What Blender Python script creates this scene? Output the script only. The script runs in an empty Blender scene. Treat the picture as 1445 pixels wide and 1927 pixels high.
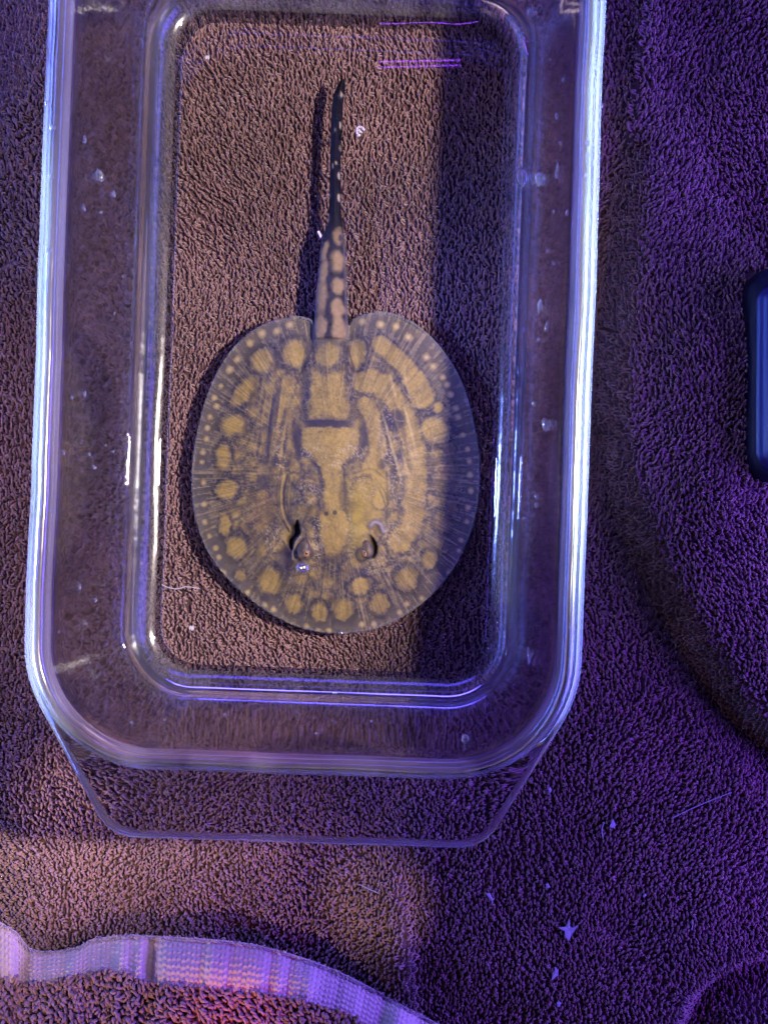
import bpy, math, random
import numpy as np
from mathutils import Vector
random.seed(7)
rng = np.random.default_rng(7)
sc = bpy.context.scene
COL = sc.collection
S = 0.01                                   # everything below is in centimetres
# ------------------------------------------------------------------ camera
W, H = 1445.0, 1927.0                      # the photograph's pixels
F, ZC, NX, NY = 2532.0, 36.5, 803.0, 1018.0
cam = bpy.data.cameras.new('camera')
cam.sensor_fit = 'VERTICAL'
cam.sensor_height = 24.0
cam.lens = 24.0 * F / H
cam.shift_x = (W / 2 - NX) / H
cam.shift_y = (NY - H / 2) / H
cam.clip_start = 0.01
cam.clip_end = 50
camo = bpy.data.objects.new('camera', cam)
COL.objects.link(camo)
camo.location = (0, 0, ZC * S)
sc.camera = camo

def at(px, py, z=0.0):
    """pixel of the photograph -> point (cm) on the level z"""
    k = (ZC - z) / F
    return np.array([(px - NX) * k, (NY - py) * k, z])

# ------------------------------------------------------------------ world, lamps, exposure
w = bpy.data.worlds.new('World'); sc.world = w; w.use_nodes = True
w.node_tree.nodes['Background'].inputs[0].default_value = (0.12, 0.06, 0.6, 1)
w.node_tree.nodes['Background'].inputs[1].default_value = 0.10
vs = sc.view_settings
vs.view_transform = 'Standard'; vs.look = 'None'; vs.gamma = 1; vs.exposure = 0
sc.cycles.max_bounces = 14
sc.cycles.transmission_bounces = 12
sc.cycles.transparent_max_bounces = 16
sc.cycles.glossy_bounces = 6
sc.cycles.diffuse_bounces = 3
sc.cycles.sample_clamp_indirect = 4
sc.cycles.blur_glossy = 0.6
sc.cycles.use_denoising = True

def lamp(name, kind, loc, target, energy, color, **kw):
    l = bpy.data.lights.new(name, kind)
    l.energy = energy; l.color = color
    for k, v in kw.items(): setattr(l, k, v)
    o = bpy.data.objects.new(name, l); COL.objects.link(o)
    o.location = Vector(loc) * S
    d = Vector(target) - Vector(loc)
    o.rotation_euler = d.to_track_quat('-Z', 'Y').to_euler()
    return o

# white lamp over the dish, from the right; its cone ends at the dish's right side
lamp('white_lamp', 'SPOT', (26, 4, 52), (-20, 8, 0), 46, (1.0, 0.80, 0.73), spot_size=math.radians(39), spot_blend=0.42, shadow_soft_size=0.017)
# unseen blue panels on both sides and small bars, added to brighten the glass
lamp('right_fill_panel', 'AREA', (52, 4, 9), (0, 2, 6), 9.0, (0.18, 0.20, 1.0), shape='RECTANGLE', size=0.80, size_y=0.16)
lamp('left_fill_panel', 'AREA', (-56, 6, 9), (0, 2, 6), 10.0, (0.12, 0.22, 1.0), shape='RECTANGLE', size=0.80, size_y=0.16)
lamp('violet_light', 'AREA', (34, -4, 16), (8, -1, 0), 4.2, (0.155, 0.04, 1.0), shape='RECTANGLE', size=0.24, size_y=0.10)
lamp('left_rim_fill', 'AREA', (-23, 4.5, 12.5), (-9, 4.5, 6.2), 0.13, (0.72, 1.0, 0.95), shape='RECTANGLE', size=0.10, size_y=0.012, spread=math.radians(16))  # this and the next two: bars added close by to whiten the rim
lamp('front_rim_fill', 'AREA', (-21, -5, 13), (-9, -2.4, 6.2), 0.03, (0.85, 1.0, 0.95), shape='RECTANGLE', size=0.03, size_y=0.012, spread=math.radians(14))
lamp('right_rim_fill', 'AREA', (20, 6, 12), (4, 6, 6.2), 0.22, (0.62, 0.90, 1.0), shape='RECTANGLE', size=0.14, size_y=0.012, spread=math.radians(16))
lamp('blue_light', 'AREA', (-6, 44, 36), (-2, 2, 0), 2.4, (0.13, 0.09, 1.0), shape='RECTANGLE', size=0.50, size_y=0.10)
lamp('wall_fill', 'AREA', (-45, -60, 64), (-9, -1, 0), 0.08, (1.0, 0.66, 0.72), shape='RECTANGLE', size=0.50, size_y=0.40, spread=math.radians(50))  # soft fill added to lift the towel seen through the walls
lamp('warm_patch_spot', 'SPOT', (16, -16, 44), (-1.3, -9.7, 0), 8, (1.0, 0.78, 0.56), spot_size=math.radians(3.6), spot_blend=0.6, shadow_soft_size=0.004)  # added spot, stands in for a warm patch of thrown light
lamp('warm_patch_spot', 'SPOT', (-40, -20, 40), (-10.0, -6.8, 0), 22, (1.0, 0.76, 0.64), spot_size=math.radians(3.4), spot_blend=0.9, shadow_soft_size=0.004)  # second added spot, for the warm streak left of the dish
lamp('hem_fill', 'SPOT', (-20, -42, 40), (-7, -12.6, 1), 13, (1.0, 0.62, 0.58), spot_size=math.radians(13), spot_blend=0.8, shadow_soft_size=0.01)  # spot added to make the hem paler and pinker
lamp('left_towel_fill', 'SPOT', (-38, 4, 46), (-15.5, 1, 0), 8, (1.0, 0.66, 0.74), spot_size=math.radians(15), spot_blend=0.5, shadow_soft_size=0.02)  # added in place of the white lamp's light through the left wall
lamp('blue_corner_fill', 'SPOT', (-34, 5, 44), (2.2, 5, 1), 19, (0.16, 0.24, 1.0), spot_size=math.radians(14), spot_blend=0.7, shadow_soft_size=0.02)  # spot added to brighten the right inner corner in blue
lamp('violet_strip', 'AREA', (-0.5, 34, 60), (0, 12, 2), 0.005, (0.35, 0.06, 1.0), shape='RECTANGLE', size=0.058, size_y=0.0007)
lamp('red_lamp', 'SPOT', (-9, -22, 40), (-5.1, -12.8, 1), 8, (1.0, 0.10, 0.12), spot_size=math.radians(5.5), spot_blend=1.0, shadow_soft_size=0.01)

# ------------------------------------------------------------------ helpers
def lin(r, g, b):
    f = lambda c: ((c / 255 + 0.055) / 1.055) ** 2.4 if c > 10 else c / 255 / 12.92
    return np.array([f(r), f(g), f(b)])

def mesh_obj(name, V, faces, mat, parent=None, origin=(0, 0, 0), smooth=True, normals=None):
    """V (n,3) in cm (world), faces: (m,k) array or list; linked as one mesh object"""
    V = np.asarray(V, dtype=np.float64) - np.asarray(origin, dtype=np.float64)
    me = bpy.data.meshes.new(name)
    if isinstance(faces, np.ndarray):
        m, k = faces.shape
        me.vertices.add(len(V)); me.vertices.foreach_set('co', (V * S).astype(np.float32).ravel())
        me.loops.add(m * k); me.loops.foreach_set('vertex_index', faces.astype(np.int32).ravel())
        me.polygons.add(m); me.polygons.foreach_set('loop_start', np.arange(0, m * k, k, dtype=np.int32))
        me.update(calc_edges=True); me.validate()
    else:
        me.from_pydata([tuple(v) for v in V * S], [], [tuple(f) for f in faces]); me.update()
    if smooth: me.polygons.foreach_set('use_smooth', np.ones(len(me.polygons), dtype=bool))
    for mm in (mat if isinstance(mat, (list, tuple)) else [mat]): me.materials.append(mm)
    if normals is not None: me.normals_split_custom_set_from_vertices([tuple(n) for n in normals])
    o = bpy.data.objects.new(name, me); COL.objects.link(o)
    if parent is not None: o.parent = parent
    else: o.location = Vector(origin) * S
    return o

def thing(name, loc, label, cat, group=None):
    o = bpy.data.objects.new(name, None); COL.objects.link(o)
    o.empty_display_size = 0.01
    o.location = Vector(loc) * S
    return tag(o, label, cat, group)

def tag(o, label=None, cat=None, group=None, kind=None):
    if label: o['label'] = label
    if cat: o['category'] = cat
    if group: o['group'] = group
    if kind: o['kind'] = kind
    return o

def vnoise(x, y, seed=0):
    """smooth value noise about 0..1, period 1 per cell"""
    r = np.random.default_rng(seed).random((128, 128))
    xi = np.floor(x).astype(int); yi = np.floor(y).astype(int)
    fx = x - xi; fy = y - yi
    fx = fx * fx * (3 - 2 * fx); fy = fy * fy * (3 - 2 * fy)
    a = r[xi % 128, yi % 128]; b = r[(xi + 1) % 128, yi % 128]
    c = r[xi % 128, (yi + 1) % 128]; d = r[(xi + 1) % 128, (yi + 1) % 128]
    return (a * (1 - fx) + b * fx) * (1 - fy) + (c * (1 - fx) + d * fx) * fy

def fbm(x, y, seed=0, n=3):
    s = 0; a = 0.5; t = 0
    for k in range(n):
        s = s + a * vnoise(x * 2 ** k + 17 * k, y * 2 ** k + 5 * k, seed + k); t += a; a *= 0.5
    return s / t

def sstep(a, b, x):
    t = np.clip((x - a) / (b - a), 0, 1)
    return t * t * (3 - 2 * t)

def spline(pts, n):
    """Catmull-Rom through pts, n points evenly spaced"""
    P = np.asarray(pts, float)
    P = np.vstack([2 * P[0] - P[1], P, 2 * P[-1] - P[-2]])
    out = []
    for i in range(1, len(P) - 2):
        t = np.linspace(0, 1, 24, endpoint=False)[:, None]
        p0, p1, p2, p3 = P[i - 1], P[i], P[i + 1], P[i + 2]
        out.append(0.5 * (2 * p1 + (p2 - p0) * t + (2 * p0 - 5 * p1 + 4 * p2 - p3) * t ** 2 + (3 * p1 - p0 - 3 * p2 + p3) * t ** 3))
    out.append(P[-2][None])
    return resample(np.vstack(out), n)

def resample(Q, n):
    d = np.r_[0, np.cumsum(np.linalg.norm(np.diff(Q, axis=0), axis=1))]
    u = np.linspace(0, d[-1], n)
    return np.stack([np.interp(u, d, Q[:, k]) for k in range(Q.shape[1])], 1)

def grid_faces(nr, nc, closed=False):
    i = np.arange(nr - 1)[:, None]; j = np.arange(nc if closed else nc - 1)[None]
    j2 = (j + 1) % nc
    return np.stack([i * nc + j, i * nc + j2, (i + 1) * nc + j2, (i + 1) * nc + j], -1).reshape(-1, 4)

def curve_sd(X, Y, C):
    """signed distance to the polyline C (positive on its right-hand side as it runs)"""
    best = np.full(X.shape, 1e9); sgn = np.zeros(X.shape)
    for (x0, y0), (x1, y1) in zip(C[:-1], C[1:]):
        dx, dy = x1 - x0, y1 - y0
        t = np.clip(((X - x0) * dx + (Y - y0) * dy) / (dx * dx + dy * dy), 0, 1)
        ex, ey = X - x0 - t * dx, Y - y0 - t * dy
        d = np.hypot(ex, ey); cr = dx * ey - dy * ex
        m = d < best
        best = np.where(m, d, best); sgn = np.where(m, -np.sign(cr), sgn)
    return best * sgn

# ------------------------------------------------------------------ materials
def new_mat(name):
    m = bpy.data.materials.new(name); m.use_nodes = True
    nt = m.node_tree
    return m, nt, nt.nodes['Principled BSDF'], nt.nodes['Material Output']

def cloth_mat(name, col, var, attr='shade'):
    m, nt, p, out = new_mat(name)
    a = nt.nodes.new('ShaderNodeAttribute'); a.attribute_name = attr
    mr = nt.nodes.new('ShaderNodeMapRange'); mr.inputs['To Min'].default_value = 1 - var; mr.inputs['To Max'].default_value = 1 + var
    nt.links.new(a.outputs['Fac'], mr.inputs['Value'])
    mx = nt.nodes.new('ShaderNodeVectorMath'); mx.operation = 'SCALE'
    mx.inputs[0].default_value = col
    nt.links.new(mr.outputs[0], mx.inputs['Scale'])
    nt.links.new(mx.outputs[0], p.inputs['Base Color'])
    p.inputs['Roughness'].default_value = 0.85
    p.inputs['Specular IOR Level'].default_value = 0.1
    p.inputs['Sheen Weight'].default_value = 0.25
    p.inputs['Sheen Roughness'].default_value = 0.4
    n = nt.nodes.new('ShaderNodeTexNoise'); n.inputs['Scale'].default_value = 2600
    tc = nt.nodes.new('ShaderNodeTexCoord'); nt.links.new(tc.outputs['Object'], n.inputs['Vector'])
    b = nt.nodes.new('ShaderNodeBump'); b.inputs['Strength'].default_value = 0.35; b.inputs['Distance'].default_value = 0.0003
    nt.links.new(n.outputs['Fac'], b.inputs['Height']); nt.links.new(b.outputs[0], p.inputs['Normal'])
    return m

def thin_mat(name, f0, tint, rough, bump=0.0, bscale=60):
    """a clear sheet that hardly bends light: transmission and a Fresnel reflection"""
    m, nt, p, out = new_mat(name); nt.nodes.remove(p)
    tr = nt.nodes.new('ShaderNodeBsdfTransparent'); tr.inputs[0].default_value = (*tint, 1)
    gl = nt.nodes.new('ShaderNodeBsdfGlossy'); gl.inputs['Roughness'].default_value = rough
    lw = nt.nodes.new('ShaderNodeLayerWeight'); lw.inputs[0].default_value = 0.5
    pw = nt.nodes.new('ShaderNodeMath'); pw.operation = 'POWER'; pw.inputs[1].default_value = 4 if name == 'air_bubble' else 5
    nt.links.new(lw.outputs['Facing'], pw.inputs[0])
    ma = nt.nodes.new('ShaderNodeMath'); ma.operation = 'MULTIPLY_ADD'; ma.inputs[1].default_value = 1 - f0; ma.inputs[2].default_value = f0
    nt.links.new(pw.outputs[0], ma.inputs[0])
    mix = nt.nodes.new('ShaderNodeMixShader')
    nt.links.new(ma.outputs[0], mix.inputs[0]); nt.links.new(tr.outputs[0], mix.inputs[1]); nt.links.new(gl.outputs[0], mix.inputs[2])
    nt.links.new(mix.outputs[0], out.inputs[0])
    if bump:
        n = nt.nodes.new('ShaderNodeTexNoise'); n.inputs['Scale'].default_value = bscale
        b = nt.nodes.new('ShaderNodeBump'); b.inputs['Strength'].default_value = bump; b.inputs['Distance'].default_value = 0.002
        tc = nt.nodes.new('ShaderNodeTexCoord'); nt.links.new(tc.outputs['Object'], n.inputs['Vector'])
        nt.links.new(n.outputs['Fac'], b.inputs['Height']); nt.links.new(b.outputs[0], gl.inputs['Normal'])
    return m

def glass_mat(name, ior, tint, clear=0.0, glow_mix=0.0, rough=0.0, bump=0.0, bscale=200, stretch=(1, 1, 1)):
    m, nt, p, out = new_mat(name); nt.nodes.remove(p)
    g = nt.nodes.new('ShaderNodeBsdfGlass'); g.inputs['IOR'].default_value = ior
    g.inputs['Color'].default_value = (*tint, 1); g.inputs['Roughness'].default_value = rough
    tr = nt.nodes.new('ShaderNodeBsdfTransparent'); tr.inputs[0].default_value = (*tint, 1)
    mix = nt.nodes.new('ShaderNodeMixShader'); mix.inputs[0].default_value = clear
    nt.links.new(g.outputs[0], mix.inputs[1]); nt.links.new(tr.outputs[0], mix.inputs[2])
    last = mix
    if glow_mix:                                   # white diffuse mixed in, standing in for the bright glow of clear glass
        df = nt.nodes.new('ShaderNodeBsdfDiffuse'); df.inputs[0].default_value = (0.85, 0.88, 0.9, 1)
        tl2 = nt.nodes.new('ShaderNodeBsdfTranslucent'); tl2.inputs[0].default_value = (0.85, 0.88, 0.9, 1)
        m2 = nt.nodes.new('ShaderNodeMixShader'); m2.inputs[0].default_value = 0.5
        nt.links.new(df.outputs[0], m2.inputs[1]); nt.links.new(tl2.outputs[0], m2.inputs[2])
        nz = nt.nodes.new('ShaderNodeTexNoise'); nz.inputs['Scale'].default_value = 45; nz.inputs['Detail'].default_value = 4
        mp2 = nt.nodes.new('ShaderNodeMapping'); mp2.inputs['Scale'].default_value = (2.5, 0.35, 1)
        tc2 = nt.nodes.new('ShaderNodeTexCoord'); nt.links.new(tc2.outputs['Object'], mp2.inputs[0]); nt.links.new(mp2.outputs[0], nz.inputs['Vector'])
        mrf = nt.nodes.new('ShaderNodeMapRange'); mrf.inputs['From Min'].default_value = 0.3; mrf.inputs['From Max'].default_value = 0.7
        mrf.inputs['To Min'].default_value = glow_mix * 0.1; mrf.inputs['To Max'].default_value = glow_mix * 1.9
        nt.links.new(nz.outputs['Fac'], mrf.inputs['Value'])
        m3 = nt.nodes.new('ShaderNodeMixShader'); nt.links.new(mrf.outputs[0], m3.inputs[0])
        nt.links.new(mix.outputs[0], m3.inputs[1]); nt.links.new(m2.outputs[0], m3.inputs[2]); last = m3
    nt.links.new(last.outputs[0], out.inputs[0])
    if bump:
        n = nt.nodes.new('ShaderNodeTexNoise'); n.inputs['Scale'].default_value = bscale; n.inputs['Detail'].default_value = 3
        b = nt.nodes.new('ShaderNodeBump'); b.inputs['Strength'].default_value = bump; b.inputs['Distance'].default_value = 0.001
        tc = nt.nodes.new('ShaderNodeTexCoord'); mp = nt.nodes.new('ShaderNodeMapping'); mp.inputs['Scale'].default_value = stretch
        nt.links.new(tc.outputs['Object'], mp.inputs[0]); nt.links.new(mp.outputs[0], n.inputs['Vector'])
        nt.links.new(n.outputs['Fac'], b.inputs['Height']); nt.links.new(b.outputs[0], g.inputs['Normal'])
    return m

def plain_mat(name, col, rough=0.6, spec=0.3, **kw):
    m, nt, p, out = new_mat(name)
    p.inputs['Base Color'].default_value = (*col, 1); p.inputs['Roughness'].default_value = rough
    p.inputs['Specular IOR Level'].default_value = spec
    for k, v in kw.items(): p.inputs[k].default_value = v
    return m

TOWEL = (0.185, 0.105, 0.092)
M_loop = cloth_mat('brown_terry', TOWEL, 0.45)
M_cloth = cloth_mat('brown_backing', (0.07, 0.038, 0.036), 0.2)
M_hem = cloth_mat('woven_hem', (0.32, 0.235, 0.20), 0.35)
M_fray = cloth_mat('frayed_thread', (0.36, 0.29, 0.28), 0.3)
M_wall = glass_mat('dish_glass', 1.47, (0.95, 0.975, 1.0), clear=0.0, glow_mix=0.0, rough=0.045, bump=0.22, bscale=50, stretch=(0.25, 2.2, 0.6))
M_rim = glass_mat('rim_glass', 1.47, (0.95, 0.975, 1.0), clear=0.0, glow_mix=0.05, rough=0.17, bump=0.35, bscale=60)
M_fillet = glass_mat('dish_corner_glass', 1.47, (0.95, 0.975, 1.0), clear=0.0, glow_mix=0.04, rough=0.15, bump=0.3, bscale=60)
M_handle = glass_mat('handle_glass', 1.47, (0.95, 0.975, 1.0), clear=0.0, glow_mix=0.0, rough=0.02, bump=0.12, bscale=40)
M_base = thin_mat('dish_floor_glass', 0.04, (0.97, 0.98, 1.0), 0.02)
M_water = thin_mat('water', 0.02, (0.985, 0.99, 0.98), 0.0, bump=0.05, bscale=30)
M_drop = glass_mat('water_drop', 1.33, (1, 1, 1), clear=0.10, glow_mix=0.045, rough=0.06)  # white mixed in to paint the drops' highlights
M_bubble = thin_mat('air_bubble', 0.14, (0.97, 0.97, 1.0), 0.20)
M_speck = plain_mat('white_speck', (0.27, 0.26, 0.28), 0.7, 0.2)
M_table = plain_mat('dark_table', (0.02, 0.018, 0.025), 0.5, 0.4)
M_navy = plain_mat('navy_plastic', (0.003, 0.0035, 0.010), 0.55, 0.12)
M_blue = plain_mat('blue_plastic', (0.002, 0.006, 0.06), 0.3, 0.5)

# ------------------------------------------------------------------ dish frame
TH = math.radians(2.1); CT, ST = math.cos(TH), math.sin(TH)
OX, OY = at(626, 648, 0.6)[:2]
def dish_w(a, b): return OX + a * CT + b * ST, OY - a * ST + b * CT
def dish_l(X, Y):
    dx, dy = X - OX, Y - OY
    return dx * CT - dy * ST, dx * ST + dy * CT
LEN = 4.36                                    # half length minus half width

# ------------------------------------------------------------------ table and towel
Vt = [(-60, -60, -2.6), (60, -60, -2.6), (60, 60, -2.6), (-60, 60, -2.6), (-60, -60, -4.5), (60, -60, -4.5), (60, 60, -4.5), (-60, 60, -4.5)]
tag(mesh_obj('table_top', Vt, [(0, 1, 2, 3), (7, 6, 5, 4), (0, 4, 5, 1), (1, 5, 6, 2), (2, 6, 7, 3), (3, 7, 4, 0)], M_table, smooth=False), kind='structure')

CREASE = np.array([at(*p)[:2] for p in [(1175, 300), (1140, 560), (1128, 700), (1130, 800), (1145, 900), (1178, 1000), (1213, 1085), (1255, 1165), (1300, 1245), (1350, 1320), (1405, 1380), (1500, 1450), (1700, 1560)]])
CREASE = spline(CREASE, 60)
ARC = spline([at(*p)[:2] for p in [(1255, 2050), (1280, 1920), (1315, 1860), (1370, 1822), (1445, 1800), (1600, 1770)]], 30)
SEAM = spline([at(*p)[:2] for p in [(725, 1560), (742, 1660), (757, 1760), (768, 1860), (775, 1960)]], 12)

def towel_h(X, Y):
    a, b = dish_l(X, Y)
    q = np.maximum(np.abs(a) - 5.0, np.abs(b) - 9.2)
    free = sstep(-0.3, 2.2, q)                # 0 under the dish, 1 well away from it
    h = -0.20 + 0 * X
    und = (fbm(X / 5.2 + 3, Y / 6.1, 11) - 0.5) * 0.9 + (fbm(X / 2.1 + 9, Y / 2.6, 21) - 0.5) * 0.30
    h = h + free * (und + 0.05)
    s = curve_sd(X, Y, CREASE)                # the curve runs downward, so its right-hand side (towel) is image left
    s = -s
    top = sstep(12.0, 3.0, Y)                 # the fold dies out toward the far end
    amp = 0.35 + 0.75 * top
    h = h + amp * (sstep(-0.2, 0.85, s) * 1.0 - 0.6 * np.exp(-(s / 0.5) ** 2)) * sstep(-2.5, 0.2, s + 2)
    h = h + sstep(0.6, 3.0, s) * ((fbm(X / 3.4 + 1, Y / 4.4 + 4, 231) - 0.5) * 1.5)
    g = curve_sd(X, Y, ARC)
    h = h - 0.9 * sstep(-0.15, 0.45, g) + 1.8 * sstep(0.3, 3.2, g)
    e = curve_sd(X, Y, SEAM)
    h = h - 0.85 * sstep(0.0, 2.6, -((X + 9.6) + (14.6 - Y) * 0.40))  # dip added so the far left corner turns from the lamp and darkens
    fall = sstep(-8.2, -9.6, Y)
    h = h + fall * 0.38 * np.exp(-np.where(e > 0, e / 1.4, -e / 0.22) ** 2)
    return h

def towel_n(X, Y, fn=None, e=0.05):
    fn = fn or towel_h
    gx = (fn(X + e, Y) - fn(X - e, Y)) / (2 * e); gy = (fn(X, Y + e) - fn(X, Y - e)) / (2 * e)
    n = np.stack([-gx, -gy, np.ones_like(gx)], -1)
    return n / np.linalg.norm(n, axis=-1, keepdims=True)

def loops_mesh(name, P, N, D, mat, parent, origin, span, hgt, rad, seg=5, side=4):
    """terry loops: P feet centres, N normals, D running directions (all (n,3)); one mesh"""
    n = len(P)
    Bv = np.cross(N, D); Bv /= np.linalg.norm(Bv, axis=1, keepdims=True)
    span = span * (0.75 + 0.5 * rng.random(n)); hgt = hgt * (0.7 + 0.6 * rng.random(n)); rad = rad * (0.8 + 0.4 * rng.random(n))
    lean = rng.normal(0, 0.35, n); lean2 = rng.normal(0.35, 0.25, n)
    t = np.linspace(0, math.pi, seg + 1)
    c = np.cos(t); s = np.sin(t)
    cen = (P[:, None] - D[:, None] * (c[None, :, None] * span[:, None, None] / 2) + N[:, None] * (s[None, :, None] * hgt[:, None, None])
           + Bv[:, None] * (s[None, :, None] * (lean * hgt)[:, None, None]) + D[:, None] * (s[None, :, None] ** 2 * (lean2 * hgt)[:, None, None])
           + Bv[:, None] * (c[None, :, None] * (0.10 * span)[:, None, None]))
    tg = np.gradient(cen, axis=1); tg /= np.linalg.norm(tg, axis=2, keepdims=True)
    up = np.cross(tg, np.repeat(Bv[:, None], seg + 1, 1)); up /= np.linalg.norm(up, axis=2, keepdims=True) + 1e-9
    b2 = np.cross(tg, up)
    an = np.linspace(0, 2 * math.pi, side, endpoint=False) + 0.4
    rr = rad[:, None, None, None]
    V = cen[:, :, None] + rr * (np.cos(an)[None, None, :, None] * up[:, :, None] + np.sin(an)[None, None, :, None] * b2[:, :, None])
    per = (seg + 1) * side
    f = grid_faces(seg + 1, side, True)
    faces = (f[None] + (np.arange(n) * per)[:, None, None]).reshape(-1, 4)
    o = mesh_obj(name, V.reshape(-1, 3), faces, mat, parent, origin)
    at_ = o.data.attributes.new('shade', 'FLOAT', 'POINT')
    sh = np.repeat(np.clip(0.5 * rng.random(n) + 1.1 * (fbm(P[:, 0] / 3.1 + 5, P[:, 1] / 3.1, 207) - 0.5) + 0.25, 0, 1), per); at_.data.foreach_set('value', sh.astype(np.float32))
    return o

t0 = (0, 0, -0.4)
towel = thing('towel', t0, 'dark brown terry towel spread under the glass dish and ray', 'towel')
gx = np.arange(-19, 16.01, 0.16); gy = np.arange(-19, 21.01, 0.16)
X, Y = np.meshgrid(gx, gy)
cl = mesh_obj('cloth', np.stack([X, Y, towel_h(X, Y) - 0.02], -1).reshape(-1, 3), grid_faces(len(gy), len(gx)), M_cloth, towel, t0)

NAVY = [(1400, 560), (1385, 690), (1384, 790), (1402, 865)]
def keep_mask(X, Y):
    x0 = at(1395, 500)[0]; y0 = at(0, 905)[1]; y1 = at(0, 515)[1]
    return ~((X > x0) & (Y > y0) & (Y < y1))

def scatter(x0, x1, y0, y1, px, py):
    nx, ny = int((x1 - x0) / px), int((y1 - y0) / py)
    i, j = np.meshgrid(np.arange(nx), np.arange(ny))
    x = x0 + (i + 0.5 + 0.13 * rng.normal(size=i.shape)) * px
    y = y0 + (j + 0.5 + 0.5 * (i % 2) + 0.18 * rng.normal(size=i.shape)) * py
    # rows wander like a worn pile
    wx = (fbm(x / 1.7, y / 3.0, 41) - 0.5) * 0.55; wy = (fbm(x / 2.2 + 7, y / 2.0, 51) - 0.5) * 0.5
    return (x + wx).ravel(), (y + wy).ravel()

lx, ly = scatter(-13.6, 11.6, -15.6, 16.8, 0.100, 0.116)
k = keep_mask(lx, ly); lx, ly = lx[k], ly[k]
lz = towel_h(lx, ly); ln = towel_n(lx, ly)
ang = math.pi / 2 + (fbm(lx / 2.8, ly / 2.8, 61) - 0.5) * 1.8 + rng.normal(0, 0.3, len(lx)) + 0.15
ld = np.stack([np.cos(ang), np.sin(ang), 0 * ang], -1); ld -= ln * np.sum(ld * ln, 1, keepdims=True); ld /= np.linalg.norm(ld, axis=1, keepdims=True)
tl = loops_mesh('terry_loops', np.stack([lx, ly, lz - 0.02], -1), ln, ld, M_loop, towel, t0, 0.098, 0.135, 0.031, seg=4, side=3)
tag(tl, kind='stuff')

# ------------------------------------------------------------------ the folded towel edge, lower left
HEM_T = [(-120, 1660), (-50, 1708), (0, 1738), (30, 1757), (55, 1786), (90, 1792), (140, 1786), (175, 1769), (240, 1762), (320, 1765), (400, 1770), (470, 1778), (520, 1790), (580, 1808), (640, 1832), (700, 1862), (750, 1890), (820, 1927), (900, 1972), (980, 2020)]
HEM_B = [(-150, 1790), (-80, 1815), (-20, 1838), (20, 1850), (50, 1856), (100, 1852), (150, 1842), (180, 1834), (225, 1833), (265, 1848), (330, 1860), (400, 1866), (450, 1871), (520, 1878), (570, 1888), (640, 1908), (690, 1932), (740, 1960), (820, 2010), (900, 2060)]
NU, NV = 1100, 64
pt = spline(HEM_T, NU); _b = spline(HEM_B, 400)
pbx = pt[:, 0] - 8 - 0.02 * (pt[:, 0] - 400); pb = np.stack([pbx, np.interp(pbx, _b[:, 0], _b[:, 1])], 1)
u = np.linspace(0, 1, NU)
tt = np.linspace(0, 1, NV)
zt = 0.55 + 0.0 * u
PX = pt[None, :, 0] * (1 - tt[:, None]) + pb[None, :, 0] * tt[:, None]
PY = pt[None, :, 1] * (1 - tt[:, None]) + pb[None, :, 1] * tt[:, None]
arc_u = np.r_[0, np.cumsum(np.linalg.norm(np.diff(pt, axis=0), axis=1))]
rip = (fbm(arc_u / 38.0, 0 * arc_u, 71, 2) - 0.5) * 0.6
ribp = arc_u / 9.0 * math.pi
rib = np.abs(np.sin(ribp)) ** 0.5
row = tt[:, None] * 15 * math.pi
side_ = np.sign(np.sin(ribp + 0.4)) * 0.8
knit = 0.026 * rib[None] + 0.020 * rib[None] * np.sin(row + np.abs(np.sin(ribp))[None] * 1.6 + 0.9 * np.sin(np.floor(ribp / math.pi) * 2.4)[None])
Zh = 0.45 + 0.75 * np.sin(tt * 1.35)[:, None] + rip[None] * (0.45 + 0.55 * np.sin(tt * math.pi))[:, None] + knit
Zh = Zh + 0.10 * (fbm(arc_u / 60, 0 * arc_u, 75) - 0.5)[None]
K = (ZC - Zh) / F
HV = np.stack([(PX - NX) * K, (NY - PY) * K, Zh], -1)
ho = np.array([-5.0, -13.0, 0.2])
hem = thing('folded_towel', ho, 'folded towel edge with flat pinkish woven hem along the lower left', 'towel')
# band with thickness: an underside 1 mm below
HB = HV.copy(); HB[..., 2] -= 0.12
nn = NU * NV
fb = grid_faces(NV, NU); fu = fb[:, ::-1] + nn
edge = np.stack([np.arange(NU - 1) + 1, np.arange(NU - 1), np.arange(NU - 1) + nn, np.arange(NU - 1) + nn + 1], -1)
hb = mesh_obj('woven_hem', np.vstack([HV.reshape(-1, 3), HB.reshape(-1, 3)]), np.vstack([fb[:, ::-1], fu[:, ::-1], edge]), M_hem, hem, ho)
a_ = hb.data.attributes.new('shade', 'FLOAT', 'POINT')
shv = 0.25 + 0.3 * rib[None] + 0.2 * vnoise(arc_u / 60, 0 * arc_u, 81)[None] + 0.25 * rng.random((NV, NU))
a_.data.foreach_set('value', np.tile(shv.ravel(), 2).astype(np.float32))
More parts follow.
